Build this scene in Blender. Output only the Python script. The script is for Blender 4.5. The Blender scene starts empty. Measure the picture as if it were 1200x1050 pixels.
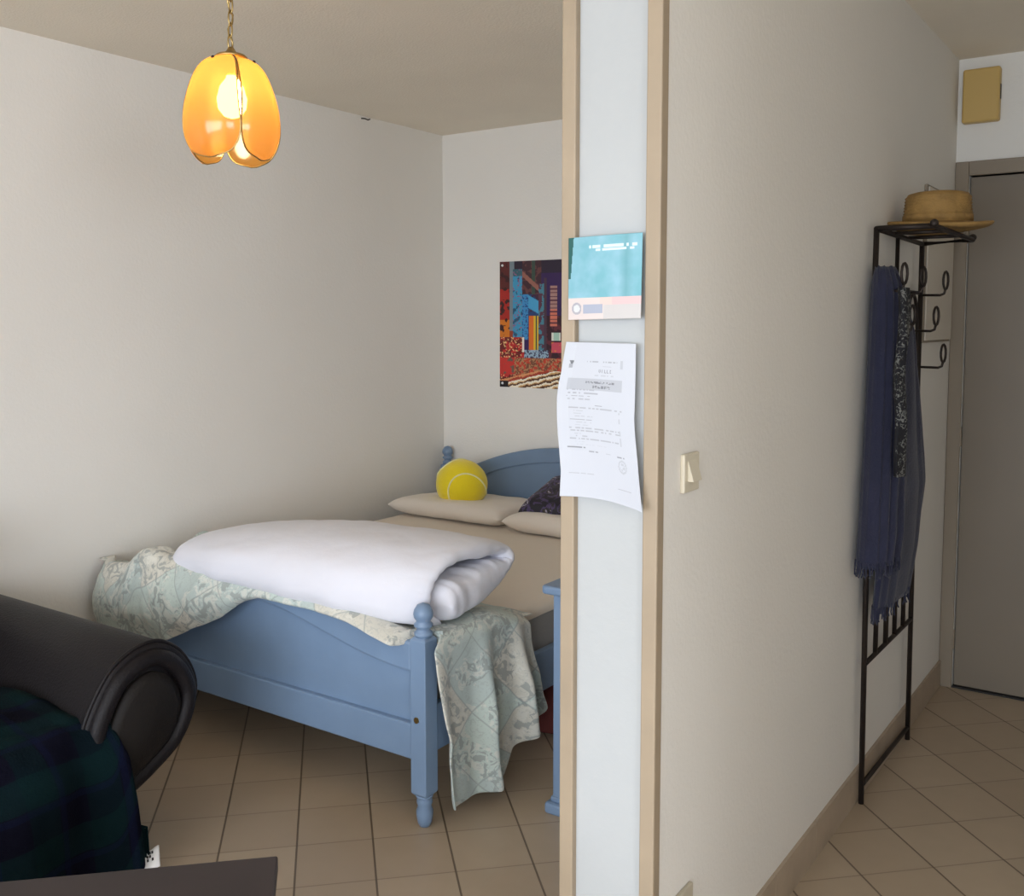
import bpy, bmesh, math, random
from math import pi, sin, cos, sqrt, radians
from mathutils import Vector, Matrix, noise

random.seed(7)
scene = bpy.context.scene
COL = scene.collection
CEIL = 2.49
XL, YB, XP, YD = -3.45, 4.33, -0.815, 4.245      # left wall, back wall, partition face, door wall
XR, YW = 2.4, -2.2                                # right wall, window wall

# ------------------------------------------------------------------ materials
def mat(name, color=(.8, .8, .8), rough=.5, metal=0.0, bump=0.0, bscale=40.0, var=0.0, vscale=4.0, sheen=0.0, spec=.5, coat=0.0):
    m = bpy.data.materials.new(name); m.use_nodes = True
    nt = m.node_tree; b = nt.nodes['Principled BSDF']
    b.inputs['Base Color'].default_value = (*color, 1)
    b.inputs['Roughness'].default_value = rough
    b.inputs['Metallic'].default_value = metal
    b.inputs['Specular IOR Level'].default_value = spec
    if sheen: b.inputs['Sheen Weight'].default_value = sheen
    if coat: b.inputs['Coat Weight'].default_value = coat
    geo = nt.nodes.new('ShaderNodeTexCoord')
    if var:
        n = nt.nodes.new('ShaderNodeTexNoise'); n.inputs['Scale'].default_value = vscale; n.inputs['Detail'].default_value = 5
        nt.links.new(geo.outputs['Object'], n.inputs['Vector'])
        mr = nt.nodes.new('ShaderNodeMapRange'); mr.inputs['From Min'].default_value = .3; mr.inputs['From Max'].default_value = .7
        mr.inputs['To Min'].default_value = 1 - var; mr.inputs['To Max'].default_value = 1 + var
        nt.links.new(n.outputs['Fac'], mr.inputs['Value'])
        hs = nt.nodes.new('ShaderNodeHueSaturation'); hs.inputs['Color'].default_value = (*color, 1)
        nt.links.new(mr.outputs['Result'], hs.inputs['Value'])
        nt.links.new(hs.outputs['Color'], b.inputs['Base Color'])
    if bump:
        n2 = nt.nodes.new('ShaderNodeTexNoise'); n2.inputs['Scale'].default_value = bscale; n2.inputs['Detail'].default_value = 6
        nt.links.new(geo.outputs['Object'], n2.inputs['Vector'])
        bp = nt.nodes.new('ShaderNodeBump'); bp.inputs['Strength'].default_value = bump; bp.inputs['Distance'].default_value = .01
        nt.links.new(n2.outputs['Fac'], bp.inputs['Height'])
        nt.links.new(bp.outputs['Normal'], b.inputs['Normal'])
    return m

def nodes(m):
    nt = m.node_tree
    return nt, nt.nodes['Principled BSDF']

def mth(nt, op, a, b=None, clamp=False):
    n = nt.nodes.new('ShaderNodeMath'); n.operation = op; n.use_clamp = clamp
    for i, v in enumerate((a, b)):
        if v is None: continue
        if isinstance(v, (int, float)): n.inputs[i].default_value = v
        else: nt.links.new(v, n.inputs[i])
    return n.outputs[0]

def mixc(nt, fac, a, b):
    n = nt.nodes.new('ShaderNodeMix'); n.data_type = 'RGBA'
    if isinstance(fac, (int, float)): n.inputs[0].default_value = fac
    else: nt.links.new(fac, n.inputs[0])
    for i, v in ((6, a), (7, b)):
        if isinstance(v, tuple): n.inputs[i].default_value = (*v, 1)
        else: nt.links.new(v, n.inputs[i])
    return n.outputs[2]

WALL = mat('wall_paint', (.80, .775, .725), .85, bump=.12, bscale=90, var=.02, vscale=1.5, spec=.2)
PLASTER = mat('door_wall_paint', (.80, .79, .75), .85, bump=.1, bscale=80, spec=.2)
CEILM = mat('ceiling_paint', (.82, .755, .645), .9, bump=.25, bscale=120, var=.03, vscale=2, spec=.15)
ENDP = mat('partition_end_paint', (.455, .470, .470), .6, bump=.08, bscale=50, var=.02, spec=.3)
SKIRT = mat('skirting_tile', (.40, .32, .235), .45, var=.12, vscale=9)
BLUE = mat('blue_paint', (.175, .258, .385), .42, bump=.06, bscale=30, var=.05, vscale=6)
DOORM = mat('door_paint', (.20, .165, .122), .5, var=.03, vscale=3)
CASE = mat('casing_paint_and_box_shade', (.25, .205, .15), .5, var=.04)
LEATHER = mat('dark_leather', (.007, .0055, .0065), .5, bump=.2, bscale=140, spec=.22)
LEATHER2 = mat('dark_leather_panel', (.010, .008, .007), .6, bump=.15, bscale=140, spec=.2)
IRON = mat('dark_iron', (.035, .026, .022), .5, metal=.6, bump=.1, bscale=60)
BRASS = mat('aged_brass', (.42, .30, .12), .35, metal=1.0)
STEEL = mat('dull_steel', (.45, .43, .40), .4, metal=.9)
SHEET = mat('fitted_sheet', (.72, .64, .54), .9, bump=.1, bscale=25, sheen=.2)
MATT = mat('mattress_side', (.28, .27, .26), .9, bump=.1, bscale=60)
PILLOW = mat('pillow_cotton', (.80, .73, .65), .9, bump=.12, bscale=22, sheen=.2)
DUVET = mat('white_cotton', (.72, .725, .79), .9, bump=.55, bscale=9, sheen=.2)
YEL = mat('yellow_plush', (.88, .70, .012), .95, bump=.3, bscale=120, sheen=.4)
SEAM = mat('pale_seam', (.88, .84, .42), .9)
SHAWL = mat('navy_cloth', (.018, .020, .046), .95, bump=.3, bscale=150, var=.12, vscale=14, sheen=.15)
STRAW = mat('straw', (.31, .18, .052), .75, bump=.5, bscale=70, var=.22, vscale=26)
IVORY = mat('ivory_plastic', (.66, .60, .47), .4)
IVORYD = mat('ivory_plastic_dark', (.50, .45, .35), .4)
BEIGEP = mat('yellowed_plastic', (.56, .38, .12), .45)
BLACK = mat('black_slot', (.01, .01, .01), .6)
TABLE = mat('dark_table_top', (.028, .019, .020), .55, var=.15, vscale=5)
REDB = mat('dark_red_cloth', (.12, .022, .018), .8, bump=.2)
FUSE = mat('fuse_box_paint', (.66, .61, .53), .6)
FRAME = mat('window_frame_paint', (.8, .8, .78), .5)
TAG = mat('white_tag', (.85, .85, .85), .7)
SLATM = mat('bare_wood', (.5, .36, .2), .6, var=.1)

# worn timber strip with small chips of bare filler
TRIM = mat('timber_strip', (.35, .275, .19), .5, var=.06, vscale=7, bump=.06, bscale=40)
nt, b = nodes(TRIM)
src = b.inputs['Base Color'].links[0].from_socket
tc = nt.nodes.new('ShaderNodeTexCoord'); mp = nt.nodes.new('ShaderNodeMapping'); mp.inputs['Scale'].default_value = (22, 22, 9)
vo = nt.nodes.new('ShaderNodeTexNoise'); vo.inputs['Scale'].default_value = 1.3; vo.inputs['Detail'].default_value = 3
nt.links.new(tc.outputs['Object'], mp.inputs['Vector']); nt.links.new(mp.outputs['Vector'], vo.inputs['Vector'])
chip = mth(nt, 'GREATER_THAN', vo.outputs['Fac'], .745)
nt.links.new(mixc(nt, chip, src, (.75, .71, .64)), b.inputs['Base Color'])

# floor: square tiles laid diagonally
FLOOR = mat('floor_tile', (.4, .33, .25), .38)
nt, b = nodes(FLOOR)
g = nt.nodes.new('ShaderNodeNewGeometry'); sp = nt.nodes.new('ShaderNodeSeparateXYZ'); nt.links.new(g.outputs['Position'], sp.inputs[0])
X, Y = sp.outputs[0], sp.outputs[1]
TS = .2125
u = mth(nt, 'DIVIDE', mth(nt, 'ADD', mth(nt, 'MULTIPLY', mth(nt, 'ADD', X, Y), .70711), .535 + TS * 40), TS)
v = mth(nt, 'DIVIDE', mth(nt, 'ADD', mth(nt, 'MULTIPLY', mth(nt, 'SUBTRACT', Y, X), .70711), -2.34 + TS * 40), TS)
def jline(c, w):
    f = mth(nt, 'FRACT', c); a = mth(nt, 'ABSOLUTE', mth(nt, 'SUBTRACT', f, .5))
    return mth(nt, 'GREATER_THAN', a, .5 - w)
jA, jB = jline(u, .013), jline(v, .010)
cb = nt.nodes.new('ShaderNodeCombineXYZ'); nt.links.new(mth(nt, 'FLOOR', u), cb.inputs[0]); nt.links.new(mth(nt, 'FLOOR', v), cb.inputs[1])
wn = nt.nodes.new('ShaderNodeTexWhiteNoise'); nt.links.new(cb.outputs[0], wn.inputs['Vector'])
ns = nt.nodes.new('ShaderNodeTexNoise'); ns.inputs['Scale'].default_value = 14; ns.inputs['Detail'].default_value = 6
nt.links.new(g.outputs['Position'], ns.inputs['Vector'])
ns2 = nt.nodes.new('ShaderNodeTexNoise'); ns2.inputs['Scale'].default_value = 2.2; nt.links.new(g.outputs['Position'], ns2.inputs['Vector'])
c1 = mixc(nt, wn.outputs['Value'], (.405, .315, .225), (.475, .380, .275))
c2 = mixc(nt, mth(nt, 'MULTIPLY', ns.outputs['Fac'], .6), c1, (.36, .285, .195))
c3 = mixc(nt, mth(nt, 'MULTIPLY', jB, .75), c2, (.22, .165, .115))
c4 = mixc(nt, mth(nt, 'MULTIPLY', jA, .9), c3, (.12, .085, .055))
nt.links.new(c4, b.inputs['Base Color'])
bp = nt.nodes.new('ShaderNodeBump'); bp.inputs['Strength'].default_value = .5; bp.inputs['Distance'].default_value = .003; bp.invert = True
nt.links.new(mth(nt, 'MAXIMUM', jA, jB), bp.inputs['Height']); nt.links.new(bp.outputs['Normal'], b.inputs['Normal'])

# patchwork bedspread: pale green and cream squares with grey leaf prints, thin stitched lines
SPREAD = mat('patchwork_spread', (.6, .65, .6), .9, sheen=.2)
nt, b = nodes(SPREAD)
tc = nt.nodes.new('ShaderNodeTexCoord'); mp = nt.nodes.new('ShaderNodeMapping'); mp.inputs['Rotation'].default_value = (0, 0, .72)
nt.links.new(tc.outputs['UV'], mp.inputs['Vector'])
sp = nt.nodes.new('ShaderNodeSeparateXYZ'); nt.links.new(mp.outputs[0], sp.inputs[0])
u = mth(nt, 'DIVIDE', mth(nt, 'ADD', sp.outputs[0], 20.03), .17); v = mth(nt, 'DIVIDE', mth(nt, 'ADD', sp.outputs[1], 20.05), .17)
line = mth(nt, 'MAXIMUM', jline(u, .014), jline(v, .014))
cb = nt.nodes.new('ShaderNodeCombineXYZ'); nt.links.new(mth(nt, 'FLOOR', u), cb.inputs[0]); nt.links.new(mth(nt, 'FLOOR', v), cb.inputs[1])
wn = nt.nodes.new('ShaderNodeTexWhiteNoise'); nt.links.new(cb.outputs[0], wn.inputs['Vector'])
cr = nt.nodes.new('ShaderNodeValToRGB'); cr.color_ramp.interpolation = 'CONSTANT'
els = cr.color_ramp.elements; els[0].color = (.52, .60, .55, 1); els[1].position = .34; els[1].color = (.60, .585, .51, 1)
e = els.new(.67); e.color = (.47, .545, .515, 1)
nt.links.new(wn.outputs['Value'], cr.inputs[0])
vor = nt.nodes.new('ShaderNodeTexVoronoi'); vor.feature = 'F1'; vor.inputs['Scale'].default_value = 26
nzw = nt.nodes.new('ShaderNodeTexNoise'); nzw.inputs['Scale'].default_value = 24; nzw.inputs['Detail'].default_value = 3; nzw.inputs['Distortion'].default_value = 1.6
nt.links.new(tc.outputs['UV'], nzw.inputs['Vector'])
ns3 = nt.nodes.new('ShaderNodeTexNoise'); ns3.inputs['Scale'].default_value = 7; nt.links.new(tc.outputs['UV'], ns3.inputs['Vector'])
leaf = mth(nt, 'MULTIPLY', mth(nt, 'GREATER_THAN', nzw.outputs['Fac'], .535), mth(nt, 'GREATER_THAN', ns3.outputs['Fac'], .50))
pale = mth(nt, 'MULTIPLY', mth(nt, 'LESS_THAN', nzw.outputs['Fac'], .455), mth(nt, 'GREATER_THAN', ns3.outputs['Fac'], .46))
nz4 = nt.nodes.new('ShaderNodeTexNoise'); nz4.inputs['Scale'].default_value = 60; nz4.inputs['Distortion'].default_value = 2; nt.links.new(tc.outputs['UV'], nz4.inputs['Vector'])
speck = mth(nt, 'GREATER_THAN', nz4.outputs['Fac'], .58)
c = mixc(nt, mth(nt, 'MULTIPLY', leaf, .75), cr.outputs[0], (.30, .325, .31))
c = mixc(nt, mth(nt, 'MULTIPLY', pale, .6), c, (.68, .67, .60))
c = mixc(nt, mth(nt, 'MULTIPLY', speck, .32), c, (.34, .37, .36))
c = mixc(nt, mth(nt, 'MULTIPLY', line, .6), c, (.30, .34, .33))
nt.links.new(c, b.inputs['Base Color'])

# dark tartan throw
TARTAN = mat('dark_tartan', (.02, .03, .05), .95, spec=.06, bump=.3, bscale=160)
nt, b = nodes(TARTAN)
tc = nt.nodes.new('ShaderNodeTexCoord'); sp = nt.nodes.new('ShaderNodeSeparateXYZ'); nt.links.new(tc.outputs['UV'], sp.inputs[0])
def band(c, per, off, w):
    f = mth(nt, 'FRACT', mth(nt, 'ADD', mth(nt, 'DIVIDE', c, per), off)); return mth(nt, 'LESS_THAN', f, w)
bu, bv = band(sp.outputs[0], .17, .1, .46), band(sp.outputs[1], .17, .35, .46)
lu, lv = band(sp.outputs[0], .17, .62, .1), band(sp.outputs[1], .17, .87, .1)
c = mixc(nt, mth(nt, 'MULTIPLY', bu, .6), (.003, .003, .008), (.002, .009, .011))
c = mixc(nt, mth(nt, 'MULTIPLY', bv, .5), c, (.003, .016, .016))
c = mixc(nt, mth(nt, 'MULTIPLY', lu, .4), c, (.005, .007, .026))
c = mixc(nt, mth(nt, 'MULTIPLY', lv, .4), c, (.005, .008, .026))
nt.links.new(c, b.inputs['Base Color'])

# black scarf with grey sprigs
SPRIG = mat('sprigged_black', (.01, .01, .012), .85)
nt, b = nodes(SPRIG)
tc = nt.nodes.new('ShaderNodeTexCoord')
n = nt.nodes.new('ShaderNodeTexNoise'); n.inputs['Scale'].default_value = 85; n.inputs['Distortion'].default_value = 1.5; nt.links.new(tc.outputs['Object'], n.inputs['Vector'])
n2 = nt.nodes.new('ShaderNodeTexNoise'); n2.inputs['Scale'].default_value = 16; nt.links.new(tc.outputs['Object'], n2.inputs['Vector'])
f = mth(nt, 'MULTIPLY', mth(nt, 'GREATER_THAN', n.outputs['Fac'], .56), mth(nt, 'GREATER_THAN', n2.outputs['Fac'], .47))
nt.links.new(mixc(nt, f, (.008, .008, .012), (.17, .175, .165)), b.inputs['Base Color'])

# printed cushion cover: black and purple with pale scribbles
CUSH = mat('printed_cushion', (.03, .02, .04), .55)
nt, b = nodes(CUSH)
tc = nt.nodes.new('ShaderNodeTexCoord')
n = nt.nodes.new('ShaderNodeTexNoise'); n.inputs['Scale'].default_value = 10; n.inputs['Distortion'].default_value = 2.0; n.inputs['Detail'].default_value = 4; nt.links.new(tc.outputs['Object'], n.inputs['Vector'])
cr = nt.nodes.new('ShaderNodeValToRGB'); els = cr.color_ramp.elements; cr.color_ramp.interpolation = 'CONSTANT'
els[0].color = (.012, .010, .020, 1); els[1].position = .46; els[1].color = (.075, .05, .14, 1)
for p_, c_ in ((.53, (.02, .015, .02)), (.585, (.07, .05, .035)), (.61, (.42, .39, .50)), (.66, (.03, .02, .03))):
    e = els.new(p_); e.color = (*c_, 1)
nt.links.new(n.outputs['Fac'], cr.inputs[0]); nt.links.new(cr.outputs[0], b.inputs['Base Color'])

# amber glass of the lamp shade
AMBER = bpy.data.materials.new('amber_glass'); AMBER.use_nodes = True
nt = AMBER.node_tree; nt.nodes.clear()
out = nt.nodes.new('ShaderNodeOutputMaterial')
tr = nt.nodes.new('ShaderNodeBsdfTransparent'); tr.inputs[0].default_value = (.80, .46, .12, 1)
tl = nt.nodes.new('ShaderNodeBsdfTranslucent'); tl.inputs[0].default_value = (.46, .225, .055, 1)
df = nt.nodes.new('ShaderNodeBsdfDiffuse'); df.inputs[0].default_value = (.44, .23, .06, 1)
gl = nt.nodes.new('ShaderNodeBsdfGlossy'); gl.inputs['Roughness'].default_value = .15
m1 = nt.nodes.new('ShaderNodeMixShader'); m1.inputs[0].default_value = .35; nt.links.new(tl.outputs[0], m1.inputs[1]); nt.links.new(df.outputs[0], m1.inputs[2])
m2 = nt.nodes.new('ShaderNodeMixShader'); m2.inputs[0].default_value = .72; nt.links.new(tr.outputs[0], m2.inputs[1]); nt.links.new(m1.outputs[0], m2.inputs[2])
m3 = nt.nodes.new('ShaderNodeMixShader'); m3.inputs[0].default_value = .05; nt.links.new(m2.outputs[0], m3.inputs[1]); nt.links.new(gl.outputs[0], m3.inputs[2])
nt.links.new(m3.outputs[0], out.inputs[0])

BULB = bpy.data.materials.new('lit_bulb'); BULB.use_nodes = True
bb = BULB.node_tree.nodes['Principled BSDF']; bb.inputs['Base Color'].default_value = (1, .9, .7, 1)
bb.inputs['Emission Color'].default_value = (1.0, .74, .42, 1); bb.inputs['Emission Strength'].default_value = 33

PANE = bpy.data.materials.new('window_glass'); PANE.use_nodes = True
nt = PANE.node_tree; nt.nodes.clear(); out = nt.nodes.new('ShaderNodeOutputMaterial')
tr = nt.nodes.new('ShaderNodeBsdfTransparent'); gl = nt.nodes.new('ShaderNodeBsdfGlossy'); gl.inputs['Roughness'].default_value = .02
mx = nt.nodes.new('ShaderNodeMixShader'); mx.inputs[0].default_value = .06
nt.links.new(tr.outputs[0], mx.inputs[1]); nt.links.new(gl.outputs[0], mx.inputs[2]); nt.links.new(mx.outputs[0], out.inputs[0])

def print_mat(name, rough=.6):
    m = mat(name, (.8, .8, .8), rough); nt, b = nodes(m)
    a = nt.nodes.new('ShaderNodeAttribute'); a.attribute_name = 'art'
    nt.links.new(a.outputs['Color'], b.inputs['Base Color']); return m
POSTERM, PAPERM, CARDM = print_mat('poster_print', .45), print_mat('paper_print', .7), print_mat('card_print', .5)

# ------------------------------------------------------------------ builders
def build(name, bm, m, parent=None, smooth=False, angle=None, bevel=0, subsurf=0, solid=0, recalc=True, loc=None):
    if recalc: bmesh.ops.recalc_face_normals(bm, faces=bm.faces[:])
    me = bpy.data.meshes.new(name); bm.to_mesh(me); bm.free()
    o = bpy.data.objects.new(name, me); COL.objects.link(o)
    for mm in (m if isinstance(m, (list, tuple)) else [m]): me.materials.append(mm)
    if smooth:
        for p in me.polygons: p.use_smooth = True
    if solid:
        s = o.modifiers.new('thick', 'SOLIDIFY'); s.thickness = solid; s.offset = 0
    if bevel:
        s = o.modifiers.new('bevel', 'BEVEL'); s.width = bevel; s.segments = 2; s.limit_method = 'ANGLE'; s.angle_limit = radians(40)
    if subsurf:
        s = o.modifiers.new('sub', 'SUBSURF'); s.levels = subsurf; s.render_levels = subsurf
    if parent is not None:
        o.parent = parent
        o.matrix_parent_inverse = Matrix.Translation(-parent.location) if parent.type == 'EMPTY' else Matrix()
    return o

def tag(o, label, cat, group=None, kind=None):
    o['label'] = label; o['category'] = cat
    if group: o['group'] = group
    if kind: o['kind'] = kind
    return o

def thing(name, label, cat, loc, group=None, kind=None):
    o = bpy.data.objects.new(name, None); COL.objects.link(o); o.location = loc; o.empty_display_size = .1
    return tag(o, label, cat, group, kind)

def box(bm, x0, x1, y0, y1, z0, z1):
    vs = [bm.verts.new((x, y, z)) for x in (x0, x1) for y in (y0, y1) for z in (z0, z1)]
    for f in ((0, 1, 3, 2), (4, 6, 7, 5), (0, 4, 5, 1), (2, 3, 7, 6), (0, 2, 6, 4), (1, 5, 7, 3)):
        bm.faces.new([vs[i] for i in f])

def boxm(name, dims, m, parent=None, bevel=.003):
    bm = bmesh.new(); box(bm, *dims); return build(name, bm, m, parent, bevel=bevel)

def loft(bm, rings, closed=True, cap=True):
    """rings: lists of points (same count); closed rings joined one to the next."""
    vr = [[bm.verts.new(p) for p in r] for r in rings]
    n = len(vr[0])
    for a, c in zip(vr, vr[1:]):
        for i in range(n if closed else n - 1):
            j = (i + 1) % n
            bm.faces.new((a[i], a[j], c[j], c[i]))
    if cap and closed:
        bm.faces.new(list(reversed(vr[0]))); bm.faces.new(vr[-1])
    return vr

def tube(bm, pts, r, n=10, closed=False, cap=True):
    pts = [Vector(p) for p in pts]; rings = []
    N = len(pts); prev = None
    for i, p in enumerate(pts):
        a = pts[(i - 1) % N] if (closed or i > 0) else p
        c = pts[(i + 1) % N] if (closed or i < N - 1) else p
        t = (c - a).normalized()
        if prev is None:
            ref = Vector((0, 0, 1)) if abs(t.z) < .9 else Vector((1, 0, 0)); nrm = t.cross(ref).normalized()
        else:
            nrm = (prev - t * prev.dot(t)); nrm = nrm.normalized() if nrm.length > 1e-6 else prev
        prev = nrm; bi = t.cross(nrm)
        rr = r(i / max(1, N - 1)) if callable(r) else r
        rings.append([p + nrm * (cos(2 * pi * k / n) * rr) + bi * (sin(2 * pi * k / n) * rr) for k in range(n)])
    if closed: rings.append(rings[0])
    if closed:
        vr = [[bm.verts.new(q) for q in rg] for rg in rings[:-1]]
        for i in range(len(vr)):
            a, c = vr[i], vr[(i + 1) % len(vr)]
            for k in range(n): bm.faces.new((a[k], a[(k + 1) % n], c[(k + 1) % n], c[k]))
    else:
        loft(bm, rings, True, cap)

def lathe(bm, prof, c, n=24, axis='z'):
    rings = []
    for r, h in prof:
        rg = []
        for k in range(n):
            a = 2 * pi * k / n
            if axis == 'z': rg.append((c[0] + r * cos(a), c[1] + r * sin(a), c[2] + h))
            elif axis == 'x': rg.append((c[0] + h, c[1] + r * cos(a), c[2] + r * sin(a)))
            else: rg.append((c[0] + r * cos(a), c[1] + h, c[2] + r * sin(a)))
        rings.append(rg)
    loft(bm, rings)

def prism_y(bm, poly, y0, y1):
    """poly: (x,z) outline, extruded along y; built as column strips when given as (x, z_low, z_high)."""
    loft(bm, [[(x, y0, z) for x, z in poly], [(x, y1, z) for x, z in poly]])

def strip_y(bm, cols, y0, y1):
    """board whose section in x is (x, zlow, zhigh) columns, thickness y0..y1"""
    rings = [[(x, y0, a), (x, y1, a), (x, y1, c), (x, y0, c)] for x, a, c in cols]
    loft(bm, rings)

def catmull(pts, n, closed=False):
    P = [Vector(p) for p in pts]; out = []; N = len(P)
    segs = N if closed else N - 1
    for i in range(segs):
        p0 = P[(i - 1) % N] if (closed or i > 0) else P[0] * 2 - P[1]
        p1 = P[i]; p2 = P[(i + 1) % N]
        p3 = P[(i + 2) % N] if (closed or i + 2 < N) else P[-1] * 2 - P[-2]
        for k in range(n):
            t = k / n
            out.append(.5 * ((2 * p1) + (p2 - p0) * t + (2 * p0 - 5 * p1 + 4 * p2 - p3) * t * t + (3 * p1 - p0 - 3 * p2 + p3) * t ** 3))
    if not closed: out.append(P[-1].copy())
    return out

def interp(x, tab):
    if x <= tab[0][0]: return tab[0][1]
    for (a, ya), (c, yc) in zip(tab, tab[1:]):
        if x <= c:
            t = (x - a) / (c - a); t = t * t * (3 - 2 * t) if False else t
            return ya + (yc - ya) * t
    return tab[-1][1]

def grid(bm, nu, nv, fn, uvfn=None):
    vs = [[bm.verts.new(fn(i / nu, j / nv)) for j in range(nv + 1)] for i in range(nu + 1)]
    uvl = bm.loops.layers.uv.verify() if uvfn else None
    for i in range(nu):
        for j in range(nv):
            f = bm.faces.new((vs[i][j], vs[i + 1][j], vs[i + 1][j + 1], vs[i][j + 1]))
            if uvl:
                for l, (a, c) in zip(f.loops, ((i, j), (i + 1, j), (i + 1, j + 1), (i, j + 1))):
                    l[uvl].uv = uvfn(a / nu, c / nv)
    return vs

def fbm(x, y, z=0, o=3):
    return noise.fractal(Vector((x, y, z)), 1.0, 2.0, o)

def painted(name, nx, ny, pos, color, m, thick=.0006, smooth=True):
    """sheet whose print is stored per face; pos(u,v) with v up, color(u,v) linear rgb"""
    bm = bmesh.new()
    lay = bm.loops.layers.float_color.new('art')
    vs = [[bm.verts.new(pos(i / nx, j / ny)) for j in range(ny + 1)] for i in range(nx + 1)]
    for i in range(nx):
        for j in range(ny):
            f = bm.faces.new((vs[i][j], vs[i + 1][j], vs[i + 1][j + 1], vs[i][j + 1]))
            c = (*color((i + .5) / nx, (j + .5) / ny), 1.0)
            for l in f.loops: l[lay] = c
    return build(name, bm, m, smooth=smooth, solid=thick, recalc=False)

def srgb(r, g, b):
    f = lambda c: (c / 255 / 12.92) if c <= 10 else ((c / 255 + .055) / 1.055) ** 2.4
    return (f(r), f(g), f(b))

# ------------------------------------------------------------------ setting
def struct(o, label, cat): return tag(o, label, cat, kind='structure')
bm = bmesh.new(); box(bm, XL - .15, XR + .15, YW - .15, YB + .15, -.1, 0)
struct(build('floor', bm, FLOOR), 'beige ceramic floor tiles laid diagonally with dark joints', 'floor')
bm = bmesh.new(); box(bm, XL - .15, XR + .15, YW - .15, YB + .15, CEIL, CEIL + .1)
struct(build('ceiling', bm, CEILM), 'plain off-white textured ceiling', 'ceiling')
bm = bmesh.new(); box(bm, XL - .15, XL, YW - .15, YB + .15, 0, CEIL)
struct(build('wall_left', bm, WALL), 'long cream wall along the side of the bed', 'wall')
bm = bmesh.new(); box(bm, XL, XP, YB, YB + .15, 0, CEIL)
struct(build('wall_back', bm, WALL), 'cream wall behind the headboard, with the city poster on it', 'wall')
bm = bmesh.new(); box(bm, -1.015, XP, 1.664, YB, 0, CEIL)
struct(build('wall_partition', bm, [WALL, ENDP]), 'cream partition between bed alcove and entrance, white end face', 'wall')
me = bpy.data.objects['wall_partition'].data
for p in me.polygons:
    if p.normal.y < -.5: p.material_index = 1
# wall with the entrance door
DX0, DX1, DZ = -.764, .05, 2.041
bm = bmesh.new()
box(bm, XP, DX0 - .0005, YD, YB + .15, 0, CEIL); box(bm, DX1, XR + .15, YD + .0005, YB + .15, 0, CEIL); box(bm, DX0 - .0005, DX1, YD, YB + .15, DZ, CEIL)
struct(build('wall_entrance', bm, PLASTER), 'white wall above and around the entrance door', 'wall')
WY0, WY1 = -2.0, .3
bm = bmesh.new()
box(bm, XR, XR + .15, YW - .15, WY0, 0, CEIL); box(bm, XR, XR + .15, WY1, YD, 0, CEIL)
box(bm, XR, XR + .15, WY0, WY1, 0, .9); box(bm, XR, XR + .15, WY0, WY1, 2.2, CEIL)
struct(build('wall_right', bm, WALL), 'cream wall on the right of the living room, outside the view', 'wall')
bm = bmesh.new(); box(bm, .25, XR, .95, YD, 0, CEIL)  # unseen block, set to keep side-window light off the far partition and passage
struct(build('wall_hall_blocker', bm, WALL), 'unseen cream wall right of the entrance passage, added to block window light', 'wall')
WX0, WX1, WZ0, WZ1 = -2.4, 1.5, .12, 2.2
bm = bmesh.new()
box(bm, XL, WX0, YW - .15, YW, 0, CEIL); box(bm, WX1, XR, YW - .15, YW, 0, CEIL)
box(bm, WX0, WX1, YW - .15, YW, 0, WZ0); box(bm, WX0, WX1, YW - .15, YW, WZ1, CEIL)
struct(build('wall_window', bm, WALL), 'cream wall with the big window, behind the viewer', 'wall')
w = thing('window_1', 'wide white window letting daylight into the room', 'window', ((WX0 + WX1) / 2, YW - .08, WZ0), kind='structure')
bm = bmesh.new()
for x in (WX0, (WX0 + WX1) / 2 - .03, WX1 - .06): box(bm, x, x + .06, YW - .11, YW - .05, WZ0, WZ1)
for z in (WZ0, WZ1 - .06): box(bm, WX0, WX1, YW - .11, YW - .05, z, z + .06)
build('window_frame', bm, FRAME, w)
bm = bmesh.new(); box(bm, WX0 + .05, WX1 - .05, YW - .083, YW - .077, WZ0 + .05, WZ1 - .05); build('pane', bm, PANE, w)

w = thing('window_2', 'white side window in the right-hand wall of the living room', 'window', (XR + .08, (WY0 + WY1) / 2, .9), kind='structure')
bm = bmesh.new()
for y in (WY0, (WY0 + WY1) / 2 - .03, WY1 - .06): box(bm, XR + .05, XR + .11, y, y + .06, .9, 2.2)
for z in (.9, 2.14): box(bm, XR + .05, XR + .11, WY0, WY1, z, z + .06)
build('window_frame', bm, FRAME, w)
bm = bmesh.new(); box(bm, XR + .077, XR + .083, WY0 + .05, WY1 - .05, .95, 2.15); build('pane', bm, PANE, w)

# timber strips capping the end of the partition
bm = bmesh.new(); box(bm, -1.022, -.991, 1.648, 1.70, 0, CEIL)
struct(build('trim_1', bm, TRIM, bevel=.003), 'chipped light brown timber strip on the bed side of the partition end', 'trim')
bm = bmesh.new(); box(bm, -.842, -.811, 1.648, 1.677, 0, CEIL)
struct(build('trim_2', bm, TRIM, bevel=.003), 'light brown timber strip on the entrance side of the partition end', 'trim')
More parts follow.
